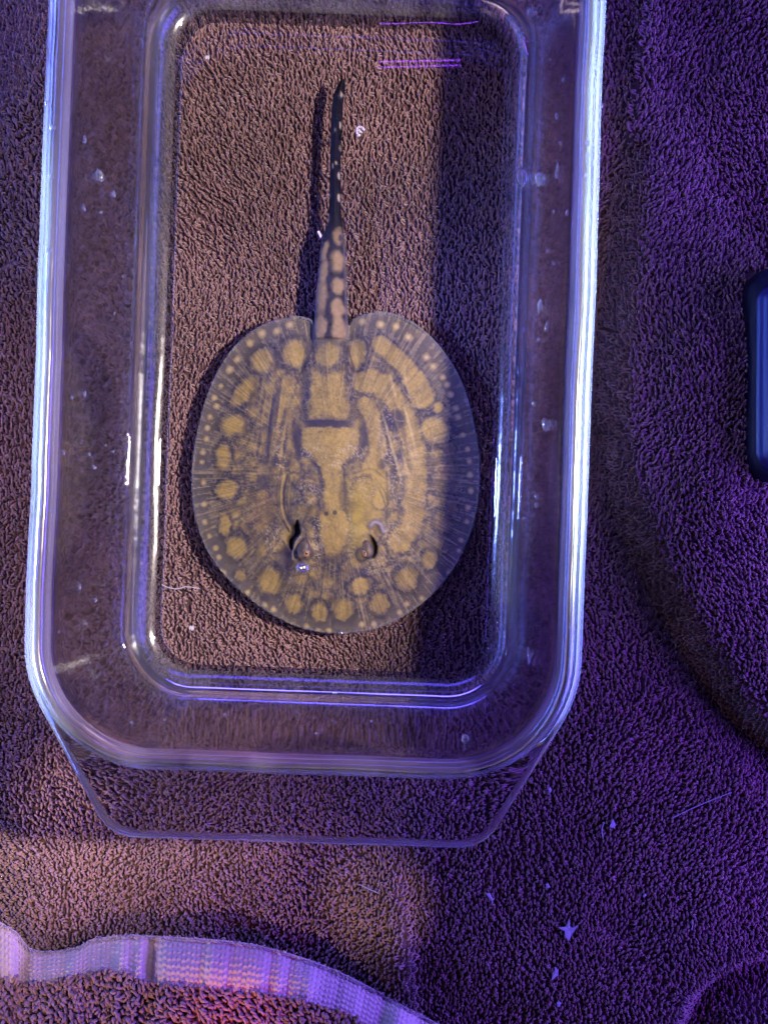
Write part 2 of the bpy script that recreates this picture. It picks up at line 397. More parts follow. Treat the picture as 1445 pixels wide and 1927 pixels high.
# terry part of the folded edge below the band
SW = 40
vv = np.linspace(0, 1, SW)
bot = HV[-1]
dirn = np.array([-0.05, -1.0, 0])
SV = bot[None] + dirn[None, None] * (vv[:, None, None] * 7.0)
SV[..., 2] = (Zh[-1])[None] - 0.02 + 0.55 * np.sin(np.minimum(vv * 7.0 / 2.0, math.pi / 2))[:, None] + 0.25 * (fbm(SV[..., 0] / 1.6, SV[..., 1] / 1.6, 91) - 0.5) * sstep(0, 0.1, vv)[:, None]
mesh_obj('cloth', SV.reshape(-1, 3), grid_faces(SW, NU)[:, ::-1], M_cloth, hem, ho)
nl = 9000
ui = rng.integers(1, NU - 1, nl); 
rows = np.arange(0, 4.2, 0.15)
us = np.arange(0, NU - 1, 5.0)
uu, rw = np.meshgrid(us, rows); uu = np.clip(uu + rng.normal(0, 0.9, uu.shape) + (np.arange(len(rows))[:, None] % 2) * 2.5, 0, NU - 2).ravel(); rw = np.clip(rw + rng.normal(0, 0.03, rw.shape), 0, 6.5).ravel()
iu = uu.astype(int); fv = rw / 7.0 * (SW - 1); iv = np.clip(fv.astype(int), 0, SW - 2); fr = (fv - iv)[:, None]
P0 = SV[iv, iu] * (1 - fr) + SV[iv + 1, iu] * fr
du = SV[iv, iu + 1] - SV[iv, iu]; dv = SV[iv, iu] - SV[iv + 1, iu]
Nn = np.cross(du, dv); Nn /= np.linalg.norm(Nn, axis=1, keepdims=True); Nn *= np.sign(Nn[:, 2:3])
an = math.pi / 2 + (fbm(P0[:, 0] / 1.8, P0[:, 1] / 1.8, 95) - 0.5) * 3.0 + rng.normal(0, 0.45, len(P0))
Dn = np.stack([np.cos(an), np.sin(an), 0 * an], -1); Dn -= Nn * np.sum(Dn * Nn, 1, keepdims=True); Dn /= np.linalg.norm(Dn, axis=1, keepdims=True)
tag(loops_mesh('terry_loops', P0, Nn, Dn, M_loop, hem, ho, 0.14, 0.16, 0.038), kind='stuff')
# frayed threads along the cut edge
nf = 2600
fi = rng.integers(0, NU - 1, nf); 
base = HV[0, fi] + np.c_[rng.normal(0, 0.02, nf), rng.normal(-0.03, 0.035, nf), rng.normal(0.03, 0.02, nf)]
fd = np.c_[rng.normal(0, 1.0, nf), np.abs(rng.normal(0.35, 0.35, nf)), rng.normal(0.25, 0.4, nf)]; fd /= np.linalg.norm(fd, axis=1, keepdims=True)
fn_ = np.cross(fd, rng.normal(size=(nf, 3))); fn_ /= np.linalg.norm(fn_, axis=1, keepdims=True)
tag(loops_mesh('frayed_edge', base, fn_, fd, M_fray, hem, ho, 0.085, 0.035, 0.008, seg=4, side=3), kind='stuff')

# ------------------------------------------------------------------ glass dish
NS, NC, NE = 46, 18, 26                       # points on long sides, corners, short sides
def arc(cx, cy, r, a0, a1, n):
    t = np.radians(np.linspace(a0, a1, n, endpoint=False))
    return np.stack([cx + r * np.cos(t), cy + r * np.sin(t)], 1)
def line(p, q, n):
    t = np.linspace(0, 1, n, endpoint=False)[:, None]
    return np.asarray(p) * (1 - t) + np.asarray(q) * t
NT = NC * 2 + NE
def outline(hw):
    """rounded rectangle, counter-clockwise from the near end of the right-hand side"""
    hl = hw + LEN; r = 1.15 + max(hw - 4.46, -0.6) * 0.97
    s = hl - r; e = hw - r
    return np.vstack([line((hw, -s), (hw, s), NS), arc(e, s, r, 0, 90, NC), line((e, hl), (-e, hl), NE), arc(-e, s, r, 90, 180, NC),
                      line((-hw, s), (-hw, -s), NS), arc(-e, -s, r, 180, 270, NC), line((-e, -hl), (e, -hl), NE), arc(e, -s, r, 270, 360, NC)])
def handle_outline(d):
    """the same with the two trapezoid handles at the ends, inset by d"""
    hw = 6.31 - d; hl = hw + LEN; r = 1.15 + (hw - 4.46) * 0.97
    s = hl - r; e = hw - r; B = 12.1 - d
    p0 = np.array([e + r * math.cos(math.radians(30)), s + r * 0.5])
    dv = np.array([-0.5, 0.866]); L = (B - p0[1]) / 0.866; c = p0 + dv * L
    f = 0.62
    a1 = c - dv * f; a2 = c + np.array([-f, 0])
    q = np.linspace(0, 1, 12)[:, None]
    cor = a1 * (1 - q) ** 2 + 2 * c * q * (1 - q) + a2 * q ** 2
    right = np.vstack([arc(e, s, r, 0, 30, 10), line(p0, a1, 14), cor])
    half = np.vstack([right, line(a2, (0, B), 14)])
    left = half[::-1] * np.array([-1, 1])
    path = np.vstack([half, [[0, B]], left])
    far = resample(path, NT + 1)[:-1]
    near = -far
    return np.vstack([line((hw, -s), (hw, s), NS), far, line((-hw, s), (-hw, -s), NS), near])
def wob(P, amp):
    return P
prof = []                                      # (kind, param, z)
def seg(h0, z0, h1, z1, n):
    for t in np.linspace(0, 1, n, endpoint=False): prof.append((0, h0 + (h1 - h0) * t, z0 + (z1 - z0) * t))
for h_, z_ in [(4.35, 0.07), (4.62, 0.04), (4.80, 0.0), (4.95, 0.01), (5.07, 0.07), (5.16, 0.18), (5.22, 0.36)]: prof.append((0, h_, z_))
seg(5.26, 0.55, 5.93, 5.35, 12)
prof += [(0, 5.93, 5.35), (0, 5.99, 5.60), (0, 6.06, 5.72)]
i_h0 = len(prof)
prof += [(1, 0.16, 5.76), (1, 0.07, 5.79), (1, 0.015, 5.88), (1, 0.0, 6.0), (1, 0.02, 6.10), (1, 0.08, 6.18), (1, 0.15, 6.21)]
i_h1 = len(prof)
prof += [(0, 6.14, 6.25), (0, 6.12, 6.34), (0, 6.06, 6.43), (0, 5.97, 6.49), (0, 5.88, 6.49), (0, 5.80, 6.43), (0, 5.76, 6.33), (0, 5.74, 6.2)]
i_r1 = len(prof)
seg(5.72, 6.0, 5.12, 1.7, 12)
prof += [(0, 5.12, 1.7), (0, 5.08, 1.4), (0, 5.02, 1.17), (0, 4.93, 0.97), (0, 4.82, 0.81), (0, 4.70, 0.70), (0, 4.57, 0.63), (0, 4.46, 0.6)]
rings = []
for kk, h_, z_ in prof:
    P = outline(h_) if kk == 0 else handle_outline(h_)
    nrm = np.roll(P, -1, 0) - np.roll(P, 1, 0); nrm = np.stack([nrm[:, 1], -nrm[:, 0]], 1); nrm /= np.linalg.norm(nrm, axis=1, keepdims=True)
    al = np.cumsum(np.linalg.norm(np.diff(P, axis=0, append=P[:1]), axis=1))
    amp = 0.035 if 0.6 < z_ < 6.6 else 0.0
    dd = (fbm(P[:, 0] / 2.4 + 31, P[:, 1] / 2.4 + z_ / 3.5, 101) - 0.5) * 2 * amp
    P = P + nrm * dd[:, None]
    zz = z_ + (fbm(P[:, 0] / 1.8 + 51, P[:, 1] / 1.8, 105) - 0.5) * 0.06 * (z_ > 5.5)
    x, y = dish_w(P[:, 0], P[:, 1])
    rings.append(np.stack([x, y, zz + 0 * x], 1))
NP = len(rings[0]); NR = len(rings)
DV = np.vstack(rings)
DF = grid_faces(NR, NP, True)
# joint normals
v0, v1, v2, v3 = (DV[DF[:, i]] for i in range(4))
fnm = np.cross(v2 - v0, v3 - v1)
VN = np.zeros_like(DV)
for i in range(4): np.add.at(VN, DF[:, i], fnm)
VN /= np.linalg.norm(VN, axis=1, keepdims=True)
dorg = np.array([OX, OY, 0.0])
dish = thing('glass_dish', dorg, 'clear glass loaf dish with rounded corners and end handle, holding the ray in water', 'dish')
def part_faces(name, sel, mat):
    f = DF[sel]; ids, inv = np.unique(f, return_inverse=True)
    return mesh_obj(name, DV[ids], inv.reshape(f.shape), mat, dish, dorg, normals=VN[ids])
ring_of = np.arange(len(DF)) // NP; col_of = np.arange(len(DF)) % NP
mid = DV[DF].mean(1); la, lb = dish_l(mid[:, 0], mid[:, 1])
in_h = (ring_of >= i_h0 - 1) & (ring_of < i_h1) & (np.abs(lb) > 9.3) & (np.hypot(np.maximum(np.abs(la) - 3.3, 0), np.maximum(np.abs(lb) - 7.67, 0)) > 2.8)
for sel in (in_h & (lb < 0), in_h & (lb > 0)):
    hd_ = part_faces('handle', sel, [M_handle, M_rim])          # outer edge shares the rim's mixed-in white to look brightly lit
    rg = ring_of[sel]
    hd_.data.polygons.foreach_set('material_index', ((rg >= i_h0) & (rg <= i_h0 + 4)).astype(np.int32))
part_faces('rim', (ring_of >= i_h0 - 1) & (ring_of < i_r1) & ~in_h, M_rim)
part_faces('outer_wall', ring_of < i_h0 - 1, M_wall)
part_faces('inner_wall', (ring_of >= i_r1) & (ring_of < NR - 7), M_wall)
part_faces('inner_corner', ring_of >= NR - 7, M_fillet)
fl = rings[-1]; mesh_obj('floor_plate', np.vstack([fl, rings[0]]), [tuple(range(NP)), tuple(range(2 * NP - 1, NP - 1, -1))], M_base, dish, dorg, smooth=False)

# ------------------------------------------------------------------ water
ZW = 1.9
wr = []
for k_, (o_, z_) in enumerate([(0.06, 0.10), (0.12, 0.035), (0.24, 0.008), (0.5, 0.0)]):
    P = outline(5.145 - o_ + 0.035); x, y = dish_w(P[:, 0], P[:, 1]); wr.append(np.stack([x, y, ZW + z_ + 0 * x], 1))
bt = []
for h_, z_ in [(5.06, 1.7), (5.0, 1.25), (4.85, 0.93), (4.60, 0.70), (4.40, 0.64)]:
    P = outline(h_); x, y = dish_w(P[:, 0], P[:, 1]); bt.append(np.stack([x, y, z_ + 0 * x], 1))
WR = bt[::-1] + wr
WF = [tuple(f) for f in grid_faces(len(WR), NP, True)] + [tuple(range((len(WR) - 1) * NP, len(WR) * NP))]
tag(mesh_obj('water', np.vstack(WR), WF, M_water), kind='structure')

# ------------------------------------------------------------------ stingray
OUT = [(594, 640), (590, 607), (575, 598), (555, 595), (530, 596), (505, 603), (480, 615), (455, 634), (432, 658), (412, 688), (396, 720), (383, 755), (372, 795), (364, 835), (359, 875), (358, 915), (361, 950), (368, 985), (380, 1020), (397, 1052), (418, 1080), (445, 1108), (475, 1133), (505, 1155), (535, 1171), (565, 1183), (600, 1191), (640, 1194), (680, 1190), (715, 1181), (750, 1165), (785, 1143), (815, 1117), (843, 1085), (865, 1050), (883, 1010), (895, 970), (901, 930), (903, 890), (901, 850), (895, 810), (885, 765), (872, 725), (855, 690), (835, 660), (812, 634), (787, 613), (760, 598), (732, 589), (705, 586), (680, 589), (663, 598), (655, 612), (652, 640)]
TAIL = np.array([(700, 590, 655), (650, 590, 655), (600, 593, 654), (550, 597, 652), (500, 602, 650), (470, 604.5, 649), (440, 612, 646), (420, 619, 644), (400, 621, 641.5), (350, 622, 641), (300, 623, 641), (250, 624, 643), (200, 626, 645), (180, 629, 647), (165, 635, 649), (154, 641, 648.5), (150, 644, 647)], float)
disc = spline(OUT, 620)
def inside(px, py, poly):
    c = np.zeros(px.shape, bool); n = len(poly)
    for i in range(n):
        x0, y0 = poly[i]; x1, y1 = poly[(i + 1) % n]
        if y0 == y1: continue
        m = ((y0 > py) != (y1 > py)) & (px < (x1 - x0) * (py - y0) / (y1 - y0) + x0)
        c ^= m
    return c
TAIL[1:-1, 1] -= 1.0; TAIL[1:-1, 2] += 1.0
ST_ = 1.9
gx_ = np.arange(352, 910, ST_); gy_ = np.arange(146, 1200, ST_)
GX, GY = np.meshgrid(gx_, gy_)
tl_ = np.interp(GY, TAIL[::-1, 0], TAIL[::-1, 1]); tr_ = np.interp(GY, TAIL[::-1, 0], TAIL[::-1, 2])
tmask = (GY < 700) & (GY > 150) & (GX >= tl_) & (GX <= tr_)
dmask = np.zeros(GX.shape, bool)
rowsel = gy_ > 580
dmask[rowsel] = inside(GX[rowsel], GY[rowsel], disc)
mask = tmask | dmask
cell = mask[:-1, :-1] & mask[1:, :-1] & mask[:-1, 1:] & mask[1:, 1:]
nr_, nc_ = GX.shape
vid = np.arange(nr_ * nc_).reshape(nr_, nc_)
RF = np.stack([vid[:-1, :-1], vid[1:, :-1], vid[1:, 1:], vid[:-1, 1:]], -1)[cell]
used, inv = np.unique(RF, return_inverse=True); RF = inv.reshape(-1, 4)
rx, ry = GX.ravel()[used], GY.ravel()[used]
# boundary vertices -> on the outline
E = np.vstack([RF[:, [0, 1]], RF[:, [1, 2]], RF[:, [2, 3]], RF[:, [3, 0]]])
key = E[:, 0].astype(np.int64) * 10 ** 7 + E[:, 1]; rkey = E[:, 1].astype(np.int64) * 10 ** 7 + E[:, 0]
be = E[~np.isin(key, rkey)]
bv = np.unique(be)
tp = TAIL[1:]
tout = np.vstack([resample(tp[:, [1, 0]], 500), resample(tp[::-1][:, [2, 0]], 500)])
allout = np.vstack([disc, tout])
okb = np.ones(len(allout), bool)
okb[len(disc):] = ~inside(allout[len(disc):, 0], allout[len(disc):, 1], disc)
allout = allout[okb]
for ch in np.array_split(bv, 20):
    d2 = (rx[ch][:, None] - allout[:, 0]) ** 2 + (ry[ch][:, None] - allout[:, 1]) ** 2
    j = d2.argmin(1); good = d2.min(1) < 16
    rx[ch] = np.where(good, allout[j, 0], rx[ch]); ry[ch] = np.where(good, allout[j, 1], ry[ch])
# edge distances
dd = np.empty(len(rx))
for sl in np.array_split(np.arange(len(rx)), 60):
    dd[sl] = np.sqrt(((rx[sl][:, None] - disc[::2, 0]) ** 2 + (ry[sl][:, None] - disc[::2, 1]) ** 2).min(1))
inD = inside(rx, ry, disc); dd = np.where(inD, dd, 0)
def g2(cx, cy, sx, sy, ang=0.0):
    c, s = math.cos(math.radians(ang)), math.sin(math.radians(ang))
    u_ = ((rx - cx) * c + (ry - cy) * s) / sx; v_ = (-(rx - cx) * s + (ry - cy) * c) / sy
    return u_, v_
def gau(cx, cy, sx, sy, ang=0.0):
    u_, v_ = g2(cx, cy, sx, sy, ang); return np.exp(-(u_ ** 2 + v_ ** 2))
def band(pts, wdt):
    C = spline(pts, 40)
    return np.abs(curve_sd(rx, ry, C)) / wdt
tw = sstep(668, 590, ry) * (~inD | (ry < 690))
TAIL_ = 0
tlx = np.interp(ry, TAIL[::-1, 0], TAIL[::-1, 1]); trx = np.interp(ry, TAIL[::-1, 0], TAIL[::-1, 2])
tc = (tlx + trx) / 2; thw = np.maximum((trx - tlx) / 2, 0.5); tn = np.clip((rx - tc) / thw, -1, 1)
hd = 0.06 + 0.16 * (1 - np.exp(-dd / 25)) + 0.22 * (1 - np.exp(-dd / 110))
# margin ripple
phi = np.arctan2(ry - 890, rx - 630)
hd += 0.05 * np.exp(-dd / 30) * (np.sin(phi * 9 + 1) + 0.6 * np.sin(phi * 23)) * (dd > 0)
body = gau(628, 870, 85, 230) * 0.34 + gau(630, 1000, 75, 70) * 0.12
body += 0.10 * gau(745, 870, 34, 130) + 0.08 * gau(520, 850, 30, 120)
body -= 0.10 * gau(567, 700, 10, 90) + 0.10 * gau(672, 700, 10, 90)
hd += body
# gill and skin folds on the left of the head, round the brain case
for i, (dx_, am) in enumerate([(0, .05), (9, .06), (18, .05)]):
    hd -= 0.6 * am * np.exp(-band([(531 + dx_, 885 + 12 * i), (527 + dx_ * 0.8, 930), (531 + dx_ * 0.7, 970), (546 + dx_ * 0.6, 1000 - 4 * i)], 2.2 + 0.5 * i) ** 2)
for pts in ([(500, 740), (495, 800), (500, 850)], [(515, 735), (508, 790), (505, 860)], [(526, 730), (520, 790), (513, 850)], [(538, 715), (532, 760), (528, 800)], [(575, 655), (568, 690), (560, 720)], [(660, 650), (668, 690), (674, 730)]):
    hd -= 0.020 * np.exp(-band(pts, 2.4) ** 2)
hd += 0.05 * gau(577, 930, 24, 34) + 0.05 * gau(678, 930, 26, 34)
# spiracles
def pmask(poly, soft):
    P_ = spline(list(poly) + [poly[0]], 80)
    d_ = np.abs(curve_sd(rx, ry, P_)); ins = inside(rx, ry, P_)
    return sstep(-soft, soft, np.where(ins, d_, -d_))
spl = pmask([(561, 981), (566, 992), (566, 1004), (558, 1011), (553, 1020), (551, 1034), (545, 1026), (543, 1015), (550, 1005), (552, 992)], 3.4)
spr = pmask([(697, 1008), (704, 1016), (709, 1028), (708, 1040), (702, 1049), (697, 1047), (701, 1036), (700, 1022)], 3.2)
hd -= 0.30 * spl + 0.22 * spr
flap = np.exp(-band([(698, 990), (706, 983), (716, 988), (721, 1000)], 4.5) ** 2)
hd += 0.11 * flap + 0.05 * np.exp(-band([(552, 1052), (553, 1036), (560, 1020), (568, 1010)], 3.0) ** 2)
hd -= 0.12 * gau(541, 1046, 12, 16)
hd += 0.14 * gau(577, 1034, 16, 24) + 0.14 * gau(685, 1036, 16, 22) + 0.10 * gau(582, 935, 26, 40) + 0.10 * gau(688, 930, 28, 40)
hd += 0.02 * (fbm(rx / 22, ry / 22, 111) - 0.5)
zd = 0.63 + np.maximum(hd, 0.05)
rise = 0.13 + 0.08 * sstep(660, 380, ry) - 0.06 * sstep(300, 160, ry)
th_ = thw / 71.0 * 0.72
zc_t = 0.63 + rise + 0.15
ridge = 0.06 * np.exp(-(tn / 0.25) ** 2) * sstep(430, 380, ry)
zt_top = zc_t + th_ * np.sqrt(np.maximum(1 - tn ** 2, 0)) + ridge
zt_bot = zc_t - th_ * np.sqrt(np.maximum(1 - tn ** 2, 0)) * 0.8
tailw = np.where(np.abs(rx - tc) < thw + 3, sstep(735, 600, ry), 0) * (ry < 735)
tailw = np.where(~inD, 1.0, tailw * sstep(1.08, 0.9, np.abs(rx - tc) / thw))
ztop = zd * (1 - tailw) + np.maximum(zt_top, np.where(inD, zd, 0)) * tailw
zbot = np.where(inD, 0.63, zt_bot)
blend = sstep(640, 600, ry)
zbot = np.where(inD, 0.63, 0.63 * (1 - blend) + zt_bot * blend)
isb = np.zeros(len(rx), bool); isb[bv] = True
zmid = np.where(inD | (ry > 600), 0.66, zc_t)
edge_top = np.where(isb, np.where((dd > 4) | ~inD, (ztop + zbot) / 2, 0.67), ztop)
kx = (ZC - 0.85) / F
BX, BY = (rx - NX) * kx, (NY - ry) * kx
top = np.stack([BX, BY, edge_top], 1)
botid = np.full(len(rx), -1); notb = ~isb
botid[notb] = len(rx) + np.arange(notb.sum()); botid[isb] = np.where(isb)[0]
bot_ = np.stack([BX, BY, zbot], 1)[notb]
RFb = botid[RF][:, ::-1]

# ---- pigment
wx_ = (fbm(rx / 12, ry / 12, 121) - 0.5) * 13; wy_ = (fbm(rx / 12 + 40, ry / 12, 125) - 0.5) * 13
def blob(cx, cy, a, b, ang=0.0):
    c, s = math.cos(math.radians(ang)), math.sin(math.radians(ang))
    X_ = rx - cx + wx_ * 0.7; Y_ = ry - cy + wy_ * 0.7
    return np.hypot((X_ * c + Y_ * s) / a, (-X_ * s + Y_ * c) / b)
C_slate = lin(88, 88, 98); C_dark = lin(52, 50, 72); C_gold = lin(162, 138, 78); C_olive = lin(116, 101, 72)
C_pale = lin(206, 186, 136); C_brown = lin(122, 96, 74); C_navy = lin(30, 24, 50)
col = np.tile(C_slate, (len(rx), 1))
def mixc(m, c):
    global col
    m = np.clip(m, 0, 1)[:, None]; col = col * (1 - m) + np.asarray(c) * m
rr_ = np.hypot((rx - 632) / 262, (ry - 900) / 292)
mixc(sstep(1.0, 0.62, rr_) * 0.75, C_olive)
mixc(0.35 * fbm(rx / 30, ry / 30, 131), C_brown)
# fin rays
ray_ = fbm(phi * 62, dd / 260, 141, 2); ray2 = vnoise(phi * 120, dd / 140, 145)
mixc(0.55 * sstep(0.45, 0.7, ray_) * sstep(0.4, 0.75, rr_), C_dark)
mixc(0.30 * sstep(0.55, 0.85, ray2) * sstep(0.45, 0.7, rr_), C_pale)
GOLD = [(496, 680, 21, 19, -30), (557, 666, 20, 23, 0), (618, 670, 22, 24, 0), (672, 665, 14, 25, 0), (460, 737, 30, 14, -52), (442, 801, 22, 17, 0), (422, 861, 13, 22, 0),
        (818, 809, 22, 22, 0), (824, 767, 10, 9, 0), (836, 889, 17, 17, 0), (848, 845, 9, 9, 0), (428, 922, 19, 16, 0), (424, 988, 9, 20, 0), (446, 1030, 16, 19, 20), (452, 1083, 10, 10, 0),
        (508, 1094, 19, 22, 0), (553, 1137, 15, 17, 0), (601, 1153, 13, 17, 0), (647, 1147, 17, 18, 0), (679, 1101, 19, 13, -15), (715, 1137, 16, 18, 0), (766, 1090, 18, 20, 0), (808, 1053, 13, 14, 0),
        (850, 955, 8, 13, 0), (833, 985, 14, 16, 0), (838, 1035, 6, 6, 0), (495, 960, 20, 34, 8)]
soft = {(836, 889), (848, 845), (833, 985), (838, 1035), (495, 960), (850, 955)}
# big shapes: distance fields in units of their size
d_big = [np.maximum(np.abs(rx - 620 + wx_) / (29 + 4 * sstep(705, 790, ry)), np.abs(ry - 747 + wy_) / 42),
         np.maximum(np.abs(rx - 625 + wx_) / np.interp(ry, [800, 840, 860, 880, 905], [53, 50, 34, 18, 9]), np.abs(ry - 852 + wy_) / 50),
         np.maximum(np.abs(rx - 630 + wx_) / np.interp(ry, [900, 960, 985, 1010, 1040], [15, 19, 26, 24, 12]), np.abs(ry - 965) / 78),
         band([(717, 650), (757, 684), (781, 716), (795, 748)], 15 + 5 * sstep(650, 750, ry)) + wx_ / 40,
         band([(688, 722), (715, 722), (745, 760), (770, 810), (782, 860), (780, 930), (772, 990), (752, 1020)], 19.0) + wx_ / 24,
         band([(690, 765), (706, 800), (712, 850), (700, 880)], 15.0) + wx_ / 22,
         band([(545, 720), (532, 770), (522, 830), (524, 880)], 12.0) + wx_ / 20,
         band([(712, 895), (722, 920), (716, 945)], 12.0) + wx_ / 25]
wr_ = np.random.default_rng(5); gi, gj = np.meshgrid(np.arange(350, 920, 30), np.arange(580, 1210, 30))
WP = np.c_[gi.ravel() + wr_.uniform(-11, 11, gi.size), gj.ravel() + wr_.uniform(-11, 11, gi.size)]
F1 = np.empty(len(rx)); F2 = np.empty(len(rx))
for sl in np.array_split(np.arange(len(rx)), 40):
    dw = np.sort(np.hypot(rx[sl][:, None] + wx_[sl][:, None] - WP[:, 0], ry[sl][:, None] + wy_[sl][:, None] - WP[:, 1]), axis=1)[:, :2]
    F1[sl], F2[sl] = dw[:, 0], dw[:, 1]
zone = sstep(0.92, 0.78, rr_)
mixc(zone * 0.62 * sstep(10, 2, F2 - F1), C_dark); mixc(zone * 0.5 * sstep(12, 4, F1), C_gold)
ring_m = np.zeros(len(rx)); gold_m = np.zeros(len(rx)); brown_m = np.zeros(len(rx))
for (cx, cy, a, b, an_) in GOLD:
    d_ = blob(cx, cy, a, b, an_)
    f_ = 0.6 if (cx, cy) in soft else 1.0
    ring_m = np.maximum(ring_m, f_ * 0.95 * np.exp(-((d_ - 1.45) / 0.34) ** 2))
    m_ = sstep(1.30, 0.68, d_)
    if (cx, cy) in soft: brown_m = np.maximum(brown_m, 0.75 * m_)
    else: gold_m = np.maximum(gold_m, 0.9 * m_)
for i, d_ in enumerate(d_big):
    ring_m = np.maximum(ring_m, (0.9 if i < 4 else 0.6) * np.exp(-((d_ - 1.28) / 0.2) ** 2))
    gold_m = np.maximum(gold_m, (0.85, 0.85, 0.75, 0.9, 0.75, 0.65, 0.45, 0.8)[i] * sstep(1.25, 0.75, d_))
mixc(ring_m * (1 - gold_m), C_dark); mixc(gold_m * (0.70 + 0.4 * fbm(rx / 9, ry / 9, 151)), C_gold); mixc(brown_m * 0.7, C_brown)
grain = fbm(rx / 3.2, ry / 3.2, 211, 2); mixc(0.20 * sstep(0.5, 0.75, grain), C_dark); mixc(0.20 * sstep(0.5, 0.25, grain), C_pale * 0.8)
mixc(0.30 * sstep(0.5, 0.72, vnoise(phi * 95, dd / 70, 213)) * sstep(0.25, 0.6, rr_), C_dark)
mixc(0.16 * sstep(0.55, 0.8, vnoise(phi * 140, dd / 60, 215)) * sstep(0.3, 0.6, rr_), C_pale)
mixc(0.35 * sstep(0.52, 0.75, fbm(rx / 17 + 3, ry / 24, 217)) * sstep(1.0, 0.8, rr_), C_olive * 0.75)
mixc(0.85 * sstep(1.2, 0.8, np.maximum(np.abs(rx - 620 + wx_) / 42, np.abs(ry - 800 + wy_ * .5) / 7)), C_dark)
for (cx, cy, a, b, an_, m) in [(563, 830, 8, 34, 0, .7), (684, 825, 8, 30, 0, .7), (745, 792, 17, 20, 20, .8), (722, 805, 6, 40, 10, .55), (536, 790, 6, 28, 12, .6), (520, 870, 9, 14, 0, .7), (535, 872, 20, 8, 15, .6), (733, 868, 24, 9, -25, .6), (742, 900, 8, 34, 0, .55),
                              (535, 1050, 18, 26, 20, .6), (686, 1078, 9, 10, 0, .7), (660, 1072, 10, 12, 0, .4), (705, 1090, 20, 9, -30, .4), (592, 1100, 5, 14, -15, .5), (596, 915, 7, 14, 0, .6), (648, 930, 8, 26, 0, .5), (497, 905, 14, 16, 0, .5), (625, 1050, 30, 10, 0, .4), (640, 1085, 26, 12, 0, .35)]:
    mixc(m * sstep(1.3, 0.7, blob(cx, cy, a, b, an_)), C_dark)
# skin streaks left of the body, pale worm lines on the head, pores
st = vnoise(rx / 5.0 + (ry - 800) * 0.03, ry / 70, 161)
zone = np.exp(-(((rx - 515) / 38) ** 2 + ((ry - 790) / 90) ** 2) ** 2)
mixc(zone * 0.6 * sstep(0.55, 0.8, st), C_gold); mixc(zone * 0.6 * sstep(0.45, 0.2, st), C_dark)
st = vnoise(rx / 5.5 - (ry - 800) * 0.05, ry / 80, 165)
zone = np.exp(-(((rx - 752) / 34) ** 2 + ((ry - 810) / 110) ** 2) ** 2)
mixc(zone * 0.35 * sstep(0.55, 0.8, st), C_pale); mixc(zone * 0.35 * sstep(0.4, 0.2, st), C_dark)
wn = np.abs(fbm(rx / 5.2, ry / 5.2, 171, 2) - 0.5)
worm = sstep(0.055, 0.015, wn)
for (cx, cy, a, b, m) in [(592, 852, 24, 16, .7), (662, 852, 24, 16, .7), (628, 872, 22, 18, .5), (578, 930, 24, 26, .5), (682, 925, 26, 28, .5), (602, 1010, 12, 42, .5), (662, 1010, 12, 40, .45), (518, 1010, 18, 26, .6), (735, 1005, 22, 24, .5), (528, 850, 12, 60, .5), (728, 820, 16, 60, .5), (745, 905, 14, 50, .5), (590, 1060, 22, 16, .4), (715, 1065, 30, 22, .4)]:
    mixc(0.8 * m * worm * sstep(1.3, 0.7, blob(cx, cy, a, b)), lin(190, 178, 165))
crk = sstep(0.03, 0.008, np.abs(fbm(rx / 26 + 3, ry / 26, 181, 2) - 0.5)); mixc(0.18 * crk * sstep(0, 1, (rx - 690) / 60) * sstep(1.0, 0.8, rr_), C_pale)
mixc(0.30 * gau(676, 985, 22, 40) , lin(190, 165, 50)); mixc(0.35 * gau(690, 930, 26, 40), lin(175, 145, 60))
SPOT = [(512, 128), (452, 157), (382, 168), (325, 213), (265, 288), (229, 338), (187, 412), (157, 470), (170, 510), (138, 558), (125, 610), (122, 662), (103, 725), (97, 770), (850, 112), (938, 127), (1010, 135), (1067, 185), (1152, 280), (1183, 323), (1230, 375), (1250, 408), (1267, 455), (1290, 520), (1300, 560), (1323, 643), (1345, 710), (1352, 768), (1357, 830)]
SPOT2 = [(108, 120), (110, 222), (113, 305), (133, 370), (163, 428), (177, 470), (200, 540), (313, 635), (435, 715), (395, 695), (590, 795), (645, 815), (695, 815), (850, 785), (905, 785), (1025, 730), (1060, 690), (1130, 665), (1255, 540), (1305, 440), (1315, 390), (1342, 303), (1347, 237), (1360, 158), (1355, 85)]
for i, (sx, sy) in enumerate(SPOT + SPOT2):
    y0 = 560 if i < len(SPOT) else 860
    px_, py_ = 340 + sx / 2.4914, y0 + sy / 2.4914
    r0 = 7.0 if py_ < 700 else 5.4
    u_ = np.hypot(rx - px_, ry - py_) / r0
    mixc(0.35 * np.exp(-((u_ - 1.7) / 0.6) ** 2), C_dark); am = rng.uniform(0.75, 1.0); mixc(am * 0.55 * np.exp(-(u_ / 1.1) ** 2), C_gold); mixc(am * np.exp(-(u_ / rng.uniform(.6, .85)) ** 2), C_pale)
